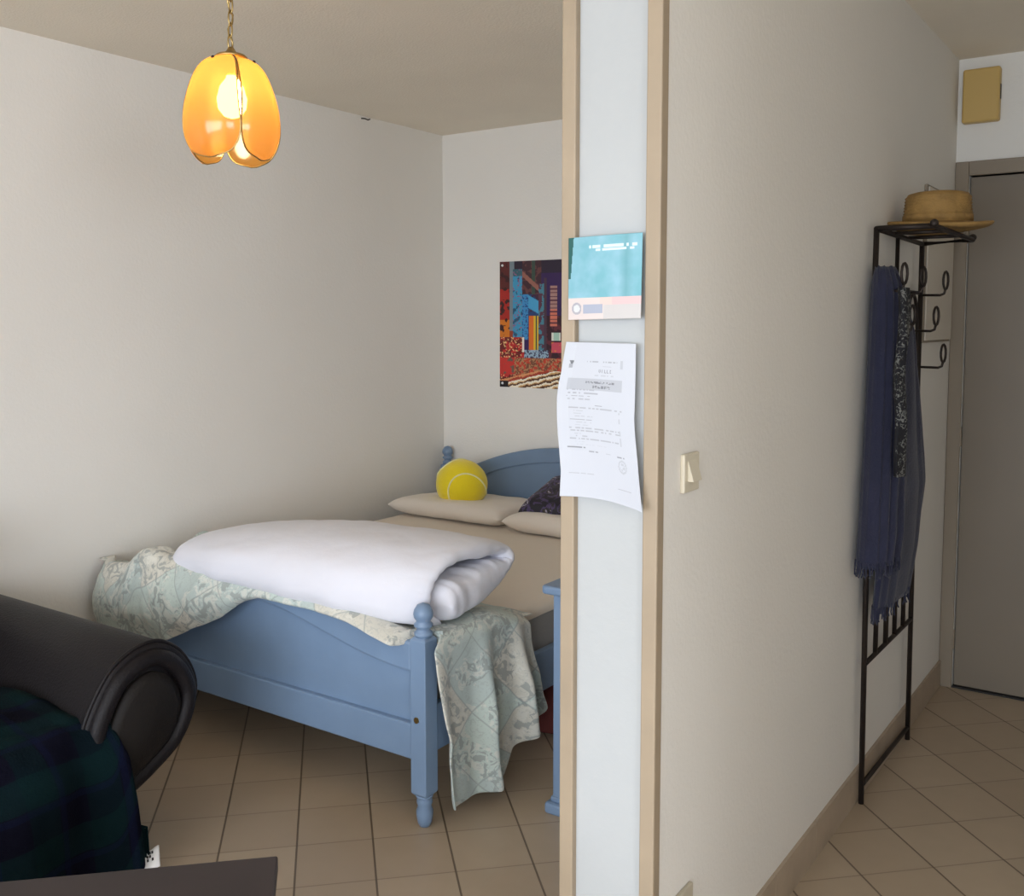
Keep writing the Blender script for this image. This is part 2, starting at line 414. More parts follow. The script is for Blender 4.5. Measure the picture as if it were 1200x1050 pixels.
# tiled skirting
def skirting(name, label, dims, along):
    bm = bmesh.new(); x0, x1, y0, y1 = dims
    L = (y1 - y0) if along == 'y' else (x1 - x0); n = max(1, round(L / .33))
    for k in range(n):
        a, c = k * L / n + .001, (k + 1) * L / n - .001
        if along == 'y': box(bm, x0, x1, y0 + a, y0 + c, 0, .105)
        else: box(bm, x0 + a, x0 + c, y0, y1, 0, .105)
    struct(build(name, bm, SKIRT), label, 'baseboard')
skirting('baseboard_partition', 'brown tile skirting along the entrance side of the partition', (XP, XP + .009, 1.68, YD), 'y')
skirting('baseboard_left', 'brown tile skirting along the bed wall, behind the bed', (XL, XL + .009, YW, YB), 'y')
skirting('baseboard_back', 'brown tile skirting below the headboard wall', (XL + .01, -1.015, YB - .009, YB), 'x')

# entrance door
d = thing('door_1', 'grey-brown flush entrance door in a brown casing', 'door', (DX0, YD, 0), kind='structure')
boxm('door_panel', (DX0 + .003, DX1, YD + .012, YD + .052, .008, DZ - .004), DOORM, d, .002)
bm = bmesh.new(); box(bm, XP + .001, DX0 - .001, YD - .014, YD + .06, 0, DZ + .055); box(bm, DX0 - .001, DX1 + .05, YD - .014, YD + .06, DZ, DZ + .055)
build('door_casing', bm, CASE, d, bevel=.003)
for z in (.20, 1.02, 1.82):
    bm = bmesh.new(); lathe(bm, [(.001, -.04), (.007, -.038), (.007, .038), (.001, .04)], (DX0 - .002, YD - .004, z), 12); build('hinge', bm, CASE, d, smooth=False)
bm = bmesh.new(); box(bm, DX0 - .001, DX1, YD - .005, YD + .06, 0, .006); build('threshold', bm, BLACK, d)

# ------------------------------------------------------------------ things on the walls
# door chime
t = thing('door_chime', 'yellowed beige plastic door chime box high above the entrance door', 'door chime', (-.727, YD, 2.34))
boxm('chime_cover', (-.793, -.662, YD - .045, YD, 2.238, 2.44), BEIGEP, t, .008)
boxm('chime_slot', (-.6625, -.6605, YD - .03, YD - .012, 2.32, 2.375), BLACK, t, 0)
# small hook at the ceiling line
bm = bmesh.new(); tube(bm, [(XL, 3.69, 2.477), (XL + .014, 3.70, 2.476), (XL + .022, 3.715, 2.471), (XL + .022, 3.73, 2.477)], .003, 8)
tag(build('ceiling_hook', bm, IRON, None, True), 'tiny dark hook where the left wall meets the ceiling', 'hook')
# fuse box
t = thing('fuse_box', 'shallow cream box on the partition behind the coat rack', 'fuse box', (XP, 3.93, 1.39))
boxm('box_body_shaded', (XP, XP + .012, 3.72, 4.17, 1.40, 1.955), CASE, t, .003)  # cream box; the dark brown paints in the shade on its near side
boxm('box_lid', (XP + .012, XP + .018, 3.728, 4.163, 1.408, 1.947), FUSE, t, .002)
# light switch
t = thing('light_switch', 'ivory rocker light switch beside the timber strip', 'light switch', (XP, 1.787, 1.178))
boxm('switch_plate', (XP, XP + .010, 1.752, 1.822, 1.141, 1.217), IVORY, t, .003)
bm = bmesh.new()
loft(bm, [[(XP + .009, y, 1.163), (XP + .022, y, 1.163), (XP + .010, y, 1.204), (XP + .009, y, 1.204)] for y in (1.768, 1.808)])
build('rocker', bm, IVORY, t, bevel=.001)
# socket
t = thing('wall_socket', 'beige socket plate low on the partition, cut by the bottom edge', 'socket', (XP, 1.79, .285))
boxm('socket_plate', (XP, XP + .010, 1.75, 1.822, .245, .328), IVORYD, t, .003)
bm = bmesh.new(); lathe(bm, [(.021, -.003), (.021, .004), (.018, .004), (.018, .0), (.001, .0)], (XP + .010, 1.786, .286), 24, 'x'); build('socket_well', bm, IVORYD, t)

# ------------------------------------------------------------------ poster, card, paper
def rnd(i, j=0, s=0):
    return (sin(i * 127.1 + j * 311.7 + s * 74.7) * 43758.5453) % 1.0
def poster_c(u, v):
    y = 1 - v                                   # 0 top
    n = fbm(u * 14, y * 20, 3); n2 = fbm(u * 40, y * 60, 9)
    c = srgb(52, 26, 84)                        # night sky
    if y < .10: c = srgb(40, 28, 50)
    if u > .62 and y > .43: c = srgb(52, 16, 34) if n > -.1 else srgb(96, 34, 50)
    # left side: red sign, orange figures
    if u < .17:
        c = srgb(92, 34, 32) if y < .22 else srgb(170, 36, 26) if y < .46 else srgb(214, 120, 30)
        if n > .25: c = srgb(60, 24, 26)
    if .14 <= u < .20: c = srgb(120, 134, 142) if y < .55 else srgb(150, 60, 34)
    # cyan tower
    if .18 < u < .31 and .06 < y < .62:
        c = srgb(60, 150, 190) if n > -.25 else srgb(30, 84, 116)
        if y < .12: c = srgb(52, 96, 110)
        if n2 > .35: c = srgb(150, 90, 130)
    if .31 <= u < .56 and y < .30:
        c = srgb(64, 34, 44) if n > -.1 else srgb(100, 58, 58)
        if .44 < u < .48: c = srgb(54, 76, 66)
        if abs((y - .10) - (u - .31) * .55) < .022: c = srgb(150, 96, 84)
    if .31 <= u < .54 and .26 <= y < .62:
        c = srgb(40, 66, 116) if n > 0 else srgb(66, 34, 60)
        if abs(y - .30 - (u - .34) * .35) < .05: c = srgb(70, 160, 206)
        if u < .39: c = srgb(60, 140, 196) if n2 > -.2 else srgb(30, 70, 130)
    if .40 <= u < .54 and .43 < y < .70:
        c = srgb(226, 186, 50) if u > .46 else srgb(222, 110, 34)
        if .49 < u < .51: c = srgb(60, 80, 70)
    if .53 <= u < .60 and .18 < y < .72:
        c = srgb(70, 130, 150) if n > 0 else srgb(90, 50, 70)
    if .60 <= u < .64 and .14 < y < .7: c = srgb(74, 50, 66)
    # tall banner with rows of signs
    if .685 < u < .775 and .20 < y < .52:
        k = (y - .20) / .32 * 11
        c = srgb(214, 120, 96) if y > .38 else srgb(170, 130, 122)
        if (k % 1) > .72: c = srgb(90, 40, 60)
    if .70 < u < .82 and .565 < y < .625:
        c = srgb(170, 206, 190) if .73 < u < .80 else srgb(230, 232, 220)
    if .70 < u < .85 and .64 < y < .72: c = srgb(206, 76, 96) if n > -.2 else srgb(220, 140, 60)
    # street crowd and cars
    if y > .60 and u < .34:
        c = srgb(190, 40, 40) if n > .05 else srgb(110, 30, 30)
        if n2 > .3: c = srgb(236, 190, 130)
        if abs(u - .33) < .02 and y < .72: c = srgb(240, 226, 214)
    if y > .70 and .34 <= u < .66 and y < .8:
        c = srgb(150, 176, 196) if n2 > -.1 else srgb(60, 60, 90)
    if .76 < y < .90:
        c = srgb(180, 130, 90) if n2 > .1 else (srgb(120, 70, 50) if n > 0 else srgb(196, 60, 40))
        if u < .2: c = srgb(200, 50, 44) if n > -.2 else srgb(110, 90, 76)
    # light streaks on the road
    s = (y - .90) + (u - .5) * .16
    if y > .86 and s > -.035:
        k = (s * 26 + n * .25) % 1.0
        c = srgb(246, 236, 214) if k < .38 else (srgb(214, 170, 110) if k < .6 else srgb(92, 56, 34))
        if s < 0: c = srgb(170, 60, 40) if k > .5 else srgb(220, 150, 100)
        if u < .12 and y > .95: c = srgb(30, 24, 26)
    return c
PX0, PX1, PZ0, PZ1 = -3.065, -2.60, 1.132, 1.793
pst = painted('city_poster', 110, 160, lambda u, v: (PX0 + (PX1 - PX0) * u, YB - .0016, PZ0 + (PZ1 - PZ0) * v), poster_c, POSTERM, .003, False)
tag(pst, 'colourful poster of a neon-lit city street at night, above the headboard', 'poster')
for x, z in ((PX0 + .02, PZ0 + .02), (PX0 + .02, PZ1 - .02), (PX1 - .02, PZ0 + .02), (PX1 - .02, PZ1 - .02)):
    bm = bmesh.new(); lathe(bm, [(.001, -.008), (.006, -.007), (.007, -.003), (.004, 0)], (x, YB - .003, z), 12, 'y'); build('pin', bm, TAG, pst, True)

def card_c(u, v):
    y = 1 - v
    n = fbm(u * 3.5, y * 3.5, 5, 4)
    if y < .735:
        base = Vector(srgb(116, 178, 190)); dark = Vector(srgb(86, 150, 158)); lite = Vector(srgb(144, 192, 208))
        c = base.lerp(lite, min(1, max(0, .45 + n * .8)))
        if u > .70: c = c.lerp(dark, .6 * max(0, 1 - abs(u - .80) / .10))
        if u < .07 - .09 * (y - .1) and y < .5: c = Vector(srgb(28, 92, 88))
        for y0, y1, a, bb in ((.105, .145, .30, .94), (.158, .185, .38, .90)):
            if y0 < y < y1 and a < u < bb and rnd(int(u * 46), int(y0 * 100)) > .22: c = Vector(srgb(214, 234, 240))
        return tuple(c * .88)
    c = srgb(208, 196, 192)
    if u > .45 and y < .86: c = srgb(212, 180, 180) if u > .62 else srgb(212, 190, 182)
    if u > .5 and y >= .83: c = srgb(192, 188, 186)
    if .22 < u < .49 and .815 < y < .925: c = srgb(160, 166, 182)
    r = sqrt((u - .125) ** 2 + ((y - .865) * .95) ** 2)
    if .045 < r < .07: c = srgb(166, 164, 172)
    if r <= .045: c = srgb(206, 208, 208)
    return c
cd = painted('notice_card', 110, 110, lambda u, v: (-1.002 + .158 * u, 1.645 - .002 - .004 * sin(pi * u) - .010 * (1 - v) * max(0, u - .55), 1.476 + .156 * v + .003 * u), card_c, CARDM, .0008)
tag(cd, 'square turquoise notice with a pink bottom strip, taped up on the partition end', 'notice')

LINES = [  # (y0, y1, u0, u1, grey, density)
 (.118, .127, .34, .76, .55, .75), (.146, .152, .56, .70, .7, .6), (.205, .211, .46, .72, .7, .6),
 (.300, .308, .12, .50, .58, .75), (.322, .330, .12, .53, .55, .75), (.342, .349, .12, .45, .52, .75), (.363, .370, .13, .43, .6, .7),
 (.398, .405, .50, .59, .45, .9), (.418, .425, .14, .84, .6, .8), (.437, .443, .22, .34, .65, .7), (.455, .461, .22, .32, .65, .7), (.473, .479, .22, .48, .62, .75),
 (.494, .500, .15, .46, .5, .8), (.512, .518, .22, .47, .65, .7), (.530, .536, .22, .42, .7, .7), (.549, .555, .15, .80, .6, .8), (.566, .572, .16, .82, .6, .7),
 (.586, .592, .22, .33, .65, .7), (.602, .608, .22, .42, .62, .7), (.618, .624, .15, .78, .6, .8), (.640, .645, .22, .34, .75, .6), (.655, .660, .22, .62, .75, .6),
 (.672, .681, .11, .34, .4, .95), (.697, .704, .38, .50, .5, .9), (.698, .704, .60, .66, .65, .8), (.703, .711, .74, .84, .45, .9),
 (.843, .849, .10, .45, .6, .85), (.905, .909, .72, .88, .6, 1)]
GLY = {'V': ['101', '101', '101', '101', '010'], 'I': ['1', '1', '1', '1', '1'], 'L': ['100', '100', '100', '100', '111'], 'E': ['111', '100', '110', '100', '111']}
def paper_c(u, v):
    y = 1 - v
    c = .83
    if .232 < y < .305 and .11 < u < .83: c = .66
    if .10 + .02 * sin(u * 9) < y < .14 and abs(u - .125) < .03 - abs(y - .12): c = .25          # small crest, top corner
    if .14 <= y < .165 and abs(u - .115) < .025: c = .5
    if .11 < y < .16 and .80 < u < .83: c = .68
    # spaced capitals above the band
    if .168 < y < .190:
        for k, ch in enumerate('VILLE'):
            u0 = .52 + k * .036
            g_ = GLY[ch]; wd = len(g_[0]) * .007
            if u0 <= u < u0 + wd and g_[min(4, int((y - .168) / .0044))][int((u - u0) / .007)] == '1': c = .42
    for y0, y1, a, bb in ((.246, .262, .34, .74), (.276, .291, .46, .68)):                         # bold heading
        if y0 < y < y1 and a < u < bb:
            k = (u - a) / .021
            if (k % 1) < .82 and rnd(int(k), int(y0 * 1000)) > .14 and (rnd(int(k), int(y * 400)) > .3): c = .33
    for y0, y1, a, bb, gr, den in LINES:
        if y0 < y < y1 and a < u < bb and rnd(int(u * 60), int(y0 * 997)) < den: c = min(c, gr)
    if .43 < y < .64 and .80 < u < .82 and rnd(int(y * 70)) > .35: c = .68
    r = sqrt(((u - .80) / 1.3) ** 2 + (y - .765) ** 2)                                             # faint round stamp
    if .03 < r < .042 or (r < .025 and rnd(int(u * 70), int(y * 90)) > .55): c = .68
    c *= .66; return (c * .94, c * .975, c * 1.06)
def paper_pos(u, v):
    y = 1 - v
    xl = -1.016 + .012 * sin(pi * min(1, y * 1.2)) * -1 + (.010 if y < .2 else .010 * max(0, 1 - (y - .2) * 6)) * (1 - y * 2 if y < .5 else 0)
    xr = -.858 + .029 * max(0, (y - .45) / .55) ** 1.3
    x = xl + (xr - xl) * u
    zt = 1.434 - .002 * u; zb = 1.133 - .010 * u ** 2 + .004 * sin(pi * u)
    yy = 1.6474 - .003 * sin(pi * u) - .016 * y ** 2 * (u - .35) ** 2 * 3 - .008 * max(0, .15 - u) * 4 * (1 - y) - .006 * max(0, y - .7) * 3
    return (x, yy, zt + (zb - zt) * y)
pp = painted('notice_sheet', 120, 230, paper_pos, paper_c, PAPERM, .0005)
tag(pp, 'curling white printed sheet hanging below the turquoise notice', 'paper')

# ------------------------------------------------------------------ bed
FC, FH = -2.57, .76                                  # footboard centre, half width between post centres
HC, HH = -2.60, .785
def foot_top(x):
    d = abs(x - FC)
    if d < .40: s = 1
    elif d > .72: s = 0
    else: s = .5 + .5 * cos(pi * (d - .40) / .32)
    return .551 + .053 * s
def groove(x):
    d = min(abs(x - FC), .74)
    return .458 + .112 * (.5 + .5 * cos(pi * d / .74))
bed = thing('bed', 'pale blue painted wooden double bed against the left wall', 'bed', (-2.58, 3.2, 0))
FX0, FX1 = FC - FH + .027, FC + FH - .027
xs = [FX0 + (FX1 - FX0) * i / 60 for i in range(61)]
bm = bmesh.new(); strip_y(bm, [(x, .24, foot_top(x) - .03) for x in xs], 2.171, 2.186)
fb = build('footboard', bm, BLUE, bed, bevel=.002)
bm = bmesh.new(); strip_y(bm, [(x, groove(x), foot_top(x)) for x in xs], 2.150, 2.194); build('top_rail', bm, BLUE, fb, bevel=.010)
bm = bmesh.new(); strip_y(bm, [(x, .198, .306) for x in xs[::60]], 2.150, 2.194); build('bottom_rail', bm, BLUE, fb, bevel=.006)
def post(cx, cy, zsq0, zsq1, finial, name):
    bm = bmesh.new()
    h = .0285
    ch = .010
    def sq(hh, z): return [(cx - hh, cy - hh, z), (cx + hh, cy - hh, z), (cx + hh, cy + hh, z), (cx - hh, cy + hh, z)]
    loft(bm, [sq(h - ch, zsq0), sq(h, zsq0 + ch), sq(h, zsq1 - ch), sq(h - ch, zsq1)])
    p = build(name, bm, BLUE, bed, bevel=.003)
    bm = bmesh.new()
    W_ = lambda pr: [(r * .82, z) for r, z in pr]
    lathe(bm, W_([(.019, 0), (.026, .012), (.030, .030), (.031, .045), (.024, .062), (.029, .070), (.029, .078), (.026, .084), (.031, .090), (.031, zsq0 + .002)]), (cx, cy, 0), 20)
    build('turned_foot', bm, BLUE, p, True)
    if finial:
        bm = bmesh.new(); k = finial
        lathe(bm, W_([(.031, 0), (.033, .006), (.033, .012), (.024, .018), (.024, .024), (.033, .029), (.034, .036), (.026, .042), (.026, .046), (.034, .056 * k), (.036, .066 * k), (.033, .078 * k), (.022, .092 * k), (.003, .098 * k)]), (cx, cy, zsq1 - .002), 20)
        build('finial', bm, BLUE, p, True)
    return p
pr = post(FC + FH, 2.172, .092, .570, 1.0, 'foot_post')
post(FC - FH, 2.172, .092, .545, 0, 'foot_post')
bm = bmesh.new(); lathe(bm, [(.009, -.003), (.009, .001), (.005, .001), (.004, -.001), (.001, -.001)], (FC + FH - .004, 2.1435, .325), 16, 'y')
# small metal bolt head on the front face
build('bolt', bm, BRASS, pr)
hx0, hx1 = HC - HH + .027, HC + HH - .027
xs = [hx0 + (hx1 - hx0) * i / 60 for i in range(61)]
ht = lambda x: .836 - .366 * abs(x - HC) ** 2 + (.03 * max(0, (abs(x - HC) - .62) / .13) ** 2)
bm = bmesh.new(); strip_y(bm, [(x, .25, ht(x) - .03) for x in xs], 4.272, 4.292); hb = build('headboard', bm, BLUE, bed, bevel=.002)
bm = bmesh.new(); strip_y(bm, [(x, ht(x) - .075, ht(x)) for x in xs], 4.258, 4.300); build('top_rail', bm, BLUE, hb, bevel=.006)
for s in (-1, 1): post(HC + s * HH, 4.28, .092, .70, 1.0, 'head_post')
for x0 in (-3.355, -1.812):
    boxm('side_rail', (x0 - .0, x0 + .024, 2.20, 4.25, .22, .36), BLUE, bed, .003)
bm = bmesh.new()
for k in range(12): box(bm, -3.33, -1.812, 2.26 + k * .165, 2.34 + k * .165, .285, .300)
build('slats', bm, SLATM, bed)

# mattress
def rbox(bm, x0, x1, y0, y1, z0, z1, r, n=4):
    """box with rounded vertical and top/bottom edges"""
    rings = []
    prof = [(r - r * sin(a), z0 + r - r * cos(a)) for a in [pi / 2 * i / n for i in range(n + 1)]]
    prof = [(r * (1 - sin(pi / 2 * i / n)), z0 + r * (1 - cos(pi / 2 * i / n))) for i in range(n + 1)] + [(r * (1 - cos(pi / 2 * i / n)), z1 - r * (1 - sin(pi / 2 * i / n))) for i in range(n + 1)]
    R = r * 2
    for ins, z in prof:
        rg = []
        for cx, cy, a0 in ((x1 - R, y1 - R, 0), (x0 + R, y1 - R, pi / 2), (x0 + R, y0 + R, pi), (x1 - R, y0 + R, 3 * pi / 2)):
            for k in range(n + 1):
                a = a0 + pi / 2 * k / n
                rg.append((cx + (R - ins) * cos(a), cy + (R - ins) * sin(a), z))
        rings.append(rg)
    loft(bm, rings)
mt = thing('mattress', 'mattress with a beige fitted sheet lying in the blue bed', 'mattress', (-2.58, 3.2, .30))
bm = bmesh.new(); rbox(bm, -3.30, -1.822, 2.215, 4.252, .300, .498, .03); build('mattress_body', bm, MATT, mt, True)
def sheet_pos(u, v):
    x = -3.31 + 1.492 * u; y = 2.212 + 2.042 * v
    e = min(u, 1 - u) * 1.49; f = min(v, 1 - v) * 2.04
    z = .5035 + .006 * fbm(x * 2.2, y * 2.2, 1) - .035 * max(0, 1 - e / .03) ** 2 - .03 * max(0, 1 - f / .03) ** 2
    return (x, y, max(z, .472))
bm = bmesh.new(); grid(bm, 60, 80, sheet_pos); build('fitted_sheet', bm, SHEET, mt, True, solid=.004)

# pillows
def pillow_bm(w, dd, h, seed, nu=30, nv=24, sag=0):
    bm = bmesh.new(); rows = {}
    for side in (1, -1):
        for i in range(nu + 1):
            for j in range(nv + 1):
                u = -1 + 2 * i / nu; v = -1 + 2 * j / nv
                edge = i in (0, nu) or j in (0, nv)
                if side == -1 and edge: rows[(side, i, j)] = rows[(1, i, j)]; continue
                t = ((1 - abs(u) ** 6) * (1 - abs(v) ** 6)) ** .5 * (1 - sag * (v + 1) / 2 * (1 if side == 1 else .0))
                x = u * w / 2 * (1 - .07 * (1 - abs(v)) ** 1 * abs(u) ** 6 + 0); y = v * dd / 2 * (1 - .06 * (1 - abs(u)) * abs(v) ** 6)
                z = side * h / 2 * t * (1 + .12 * fbm(u * 1.7 + seed, v * 1.7, side)) + .004 * fbm(u * 5, v * 5 + seed, side)
                if side == -1: z = max(z, -h / 2 * .9)
                rows[(side, i, j)] = bm.verts.new((x, y, z))
    for side in (1, -1):
        for i in range(nu):
            for j in range(nv):
                f = [rows[(side, i, j)], rows[(side, i + 1, j)], rows[(side, i + 1, j + 1)], rows[(side, i, j + 1)]]
                if len(set(f)) == 4: bm.faces.new(f if side == 1 else f[::-1])
    return bm
def place(o, loc, rot=(0, 0, 0)): o.location = loc; o.rotation_euler = rot; return o
p = build('pillow', pillow_bm(.72, .54, .105, 1, sag=.75), PILLOW, None, True, subsurf=1)
tag(place(p, (-2.985, 3.985, .557), (.0, 0, -.02)), 'flat cream pillow under the yellow ball', 'pillow', 'bed pillows')
p = build('pillow', pillow_bm(.72, .54, .105, 4, sag=.6), PILLOW, None, True, subsurf=1)
tag(place(p, (-2.262, 3.955, .557), (.0, 0, -.01)), 'flat cream pillow under the dark printed cushion', 'pillow', 'bed pillows')
# dark printed cushion
p = build('cushion', pillow_bm(.42, .40, .15, 9), CUSH, None, True, subsurf=1)
tag(place(p, (-2.39, 3.985, .617), (.26, .08, .10)), 'dark purple and black printed cushion leaning by the headboard', 'cushion')

# yellow ball
bl = thing('plush_ball', 'big yellow tennis-ball plush sitting on the corner pillow', 'plush ball', (-3.03, 3.945, .658))
R = .131
bm = bmesh.new(); bmesh.ops.create_uvsphere(bm, u_segments=40, v_segments=24, radius=R)
for v_ in bm.verts:
    q = v_.co; q *= 1 + .02 * fbm(q.x * 9, q.y * 9, q.z * 9)
    q.z *= .98
o = build('ball_body', bm, YEL, bl, True); o.matrix_parent_inverse = Matrix(); 
bm = bmesh.new(); pts = []
def frame(a, up):
    a = a.normalized(); b_ = (up - a * up.dot(a)).normalized(); return Matrix((a, b_, a.cross(b_))).transposed()
face = Vector((.60, -.785, .155)); side = Vector((.823, .568, 0))
rotm = frame(face, Vector((0, 0, 1)) * .85 - side * .55) @ frame(Vector((.50, .50, .62)), Vector((0, 0, 1))).transposed()
for k in range(140):
    a = 2 * pi * k / 140; A, B_ = .72, .28
    q = Vector((A * cos(a) + B_ * cos(3 * a), A * sin(a) - B_ * sin(3 * a), 2 * sqrt(A * B_) * sin(2 * a))).normalized()
    q = rotm @ q
    q = q * R; q *= 1 + .02 * fbm(q.x * 9, q.y * 9, q.z * 9); q.z *= .98
    pts.append(q)
tube(bm, pts, .0045, 8, closed=True)
o = build('seam', bm, SEAM, bl, True); o.matrix_parent_inverse = Matrix()

# bedspread: lies over the foot of the bed, hangs over the footboard and down the open side
HEM = [(-3.42, .315), (-3.30, .325), (-3.15, .36), (-2.96, .365), (-2.88, .385), (-2.75, .44), (-2.62, .50), (-2.53, .565), (-2.45, .592), (-2.2, .592), (-2.05, .580), (-1.95, .555), (-1.87, .540), (-1.70, .540)]
def spread_path(x):
    ft = foot_top(x) if x > -3.27 else .551
    puff = .035 * math.exp(-((x + 3.05) / .22) ** 2) + .012 * math.exp(-((x + 2.5) / .3) ** 2)
    zh = interp(x, HEM); L = max(.008, ft + .012 - zh)
    k = min(1, L / .16)
    return catmull([(2.70, .512, 0), (2.50, .520 + puff, 0), (2.32, .530 + puff * 1.4, 0), (2.215, ft + .004 + puff, 0), (2.172, ft + .022 + puff, 0), (2.135 - .012 * k, ft + .016 + puff, 0), (2.122 - .05 * k, ft + .012 - .28 * L + puff * .6, 0), (2.112 - .045 * k, ft + .012 - .65 * L, 0), (2.128 - .03 * k, zh, 0)], 5)
NU = 96
cols = []
for i in range(NU + 1):
    x = -3.405 + (1.635) * i / NU
    row = []
    for j, q in enumerate(spread_path(x)):
        a = j / 40
        w = .012 * fbm(x * 6, q.x * 9, q.y * 7) + .010 * fbm(x * 15, q.y * 10, 3)
        amp = 1.0 if x < -2.7 else .5
        crumple = max(0, min(1, (-2.8 - x) / .3))
        dx = .012 * fbm(x * 8, q.y * 9, 5) * crumple
        yy = q.x - abs(w) * amp * (1.2 if a > .5 else .3); zz = q.y + w * amp * (1 if a < .55 else .3) + .028 * crumple * fbm(x * 9, q.x * 9, 11)
        if i == 0 and a > .5: pass
        if x > FC + FH - .05 and yy < 2.215: yy = 2.215 - (2.215 - yy) * .02       # stops behind the right-hand post
        if a > .5 and x < -3.2: yy += .09 * ((-3.2 - x) / .2) ** 2
        xx = x + dx
        row.append((xx, yy, max(zz, .3)))
    cols.append(row)
bm = bmesh.new(); uvl = bm.loops.layers.uv.verify()
def add_sheet(bm, cols, u0=0, v0=0):
    vs = [[bm.verts.new(p) for p in r] for r in cols]
    U = [0]; 
    for a, c in zip(cols, cols[1:]): U.append(U[-1] + (Vector(a[len(a) // 2]) - Vector(c[len(c) // 2])).length)
    V = [[0] for _ in cols]
    for r, acc in zip(cols, V):
        for a, c in zip(r, r[1:]): acc.append(acc[-1] + (Vector(a) - Vector(c)).length)
    for i in range(len(cols) - 1):
        for j in range(len(cols[0]) - 1):
            f = bm.faces.new((vs[i][j], vs[i + 1][j], vs[i + 1][j + 1], vs[i][j + 1]))
            for l, (a, c) in zip(f.loops, ((i, j), (i + 1, j), (i + 1, j + 1), (i, j + 1))):
                l[uvl].uv = (u0 + U[a], v0 + V[a][c])
    return vs
add_sheet(bm, cols)
# the fall on the open side: columns along y, rows from the mattress top down to the hem
HEM2 = [(2.19, .12), (2.225, .045), (2.25, .035), (2.40, .045), (2.475, .055), (2.50, .10), (2.515, .125), (2.60, .155), (2.70, .185), (2.72, .20)]
cols2 = []
NV = 70
for i in range(NV + 1):
    s = i / NV
    row = []
    y_top = 2.212 + .42 * s
    y_bot = 2.225 + .485 * s
    zh = interp(y_bot, HEM2)
    lift = .052 * max(0, 1 - max(0, (s - .55) / .45) ** 1.5)
    for j in range(51):
        t = j / 50
        if t < .24:                                      # lies on the mattress, over the turned-in layers
            q = t / .24; x = -2.10 + .325 * q; y = y_top; k = 0
            z = .530 + lift * q ** 1.5 + .010 * fbm(x * 7, y * 7, 2) - .012 * max(0, (q - .8) / .2)
        else:
            q = (t - .24) / .76
            zt = .518 + lift
            bend = min(1, q / .07)
            x = -1.775 + .030 * sin(bend * pi / 2); z = zt - (zt - zh) * q
            yf_ = y_top - .074 * (1 - s) ** 3 * min(1, q / .05)
            y = yf_ + (y_bot - yf_) * q ** 2.2
            k = min(1, q * 1.8)
        fold = .026 * sin((s * 2.6 + .10) * 2 * pi + 1.2 * t) + .010 * sin(s * 31 + 3 * t) + .012 * fbm(y * 6, z * 5, 8)
        if k: x += k * (max(fold, -.022) + .026 - .030 * (1 - s) ** 3); y += k * .010 * cos(s * 17 + t * 2)
        row.append((x, y, z))
    cols2.append(row)
add_sheet(bm, cols2, 3.3, .2)
# loose turned-back corner against the wall
cor = []
for i in range(13):
    s = i / 12; row = []
    for j in range(9):
        t = j / 8
        row.append((-3.37 + .16 * s + .02 * sin(t * 3), 2.50 + .16 * t + .02 * s, .525 + .085 * sin(pi * t * .8) * (1 - .3 * s) + .02 * fbm(s * 3, t * 3, 6)))
    cor.append(row)
add_sheet(bm, cor, 1.1, 2.2)
sprd = build('bedspread', bm, SPREAD, None, True, solid=.006, subsurf=1)
tag(sprd, 'pale green patchwork bedspread with leaf print draped over the foot of the bed', 'bedspread')

# folded duvet across the foot of the bed
core = catmull([(.15, .33, .27), (.30, .36, .285), (.52, .40, .26), (.76, .50, .19), (.925, .64, .095), (.88, .80, .100), (.60, .90, .105), (.30, .88, .10), (.10, .72, .080), (.03, .46, .070), (.05, .20, .065), (.20, .05, .05)], 9)
rings = []; NS = 64
for i in range(NS + 1):
    s = i / NS; x = -3.02 + 1.21 * s
    Hh = interp(s, [(0, .09), (.08, .135), (.25, .165), (.5, .205), (.8, .228), (1, .232)])
    yb = interp(s, [(0, 2.52), (.15, 2.60), (.5, 2.66), (1, 2.64)]); yf = interp(s, [(0, 2.20), (.10, 2.125), (.3, 2.092), (.75, 2.10), (.9, 2.15), (1, 2.205)])
    z0 = interp(s, [(0, .565), (.1, .585), (.3, .590), (.8, .570), (1, .556)])
    endf = 1.0
    if s > .955: endf = sqrt(max(.0, 1 - ((s - .955) / .047) ** 2)) * .62 + .38
    if s < .04: endf = .3 + .7 * s / .04
    L, Rr = [], []
    for k, q in enumerate(core):
        a = core[max(0, k - 1)]; c = core[min(len(core) - 1, k + 1)]
        tx, tz = (c.x - a.x) * (yb - yf), (c.y - a.y) * Hh; l = sqrt(tx * tx + tz * tz) or 1
        nx, nz = -tz / l, tx / l
        py, pz = yf + q.x * (yb - yf), z0 + q.y * Hh
        f = k / (len(core) - 1)
        capf = min(1, sqrt(max(0, 1 - (1 - f / .06) ** 2)) if f < .06 else 1, sqrt(max(0, 1 - (1 - (1 - f) / .05) ** 2)) if f > .95 else 1)
        h = q.z * Hh * endf * max(.12, capf)
        wr = .013 * fbm(x * 5, f * 7, 1) + .008 * fbm(x * 12, f * 12, 2)
        e_ = max(0, (s - .82) / .18)
        wr += .007 * e_ * fbm(f * 34, s * 14, 7) + .004 * fbm(x * 22, f * 26, 5)
        xo = x + e_ * e_ * (.035 * (1 - 1.7 * f) + .010 * fbm(f * 14, 2, 9))
        L.append((xo, py + nx * (h + wr), pz + nz * (h + wr))); Rr.append((xo, py - nx * (h + wr * .3), pz - nz * (h + wr * .3)))
    rings.append(L + Rr[::-1])
bm = bmesh.new(); vr = loft(bm, rings, cap=False); n = len(vr[0])
for ring in (vr[0], vr[-1]):
    for k in range(n // 2 - 1): bm.faces.new((ring[k], ring[k + 1], ring[n - 2 - k], ring[n - 1 - k]))
dv = build('duvet', bm, DUVET, None, True, subsurf=1)
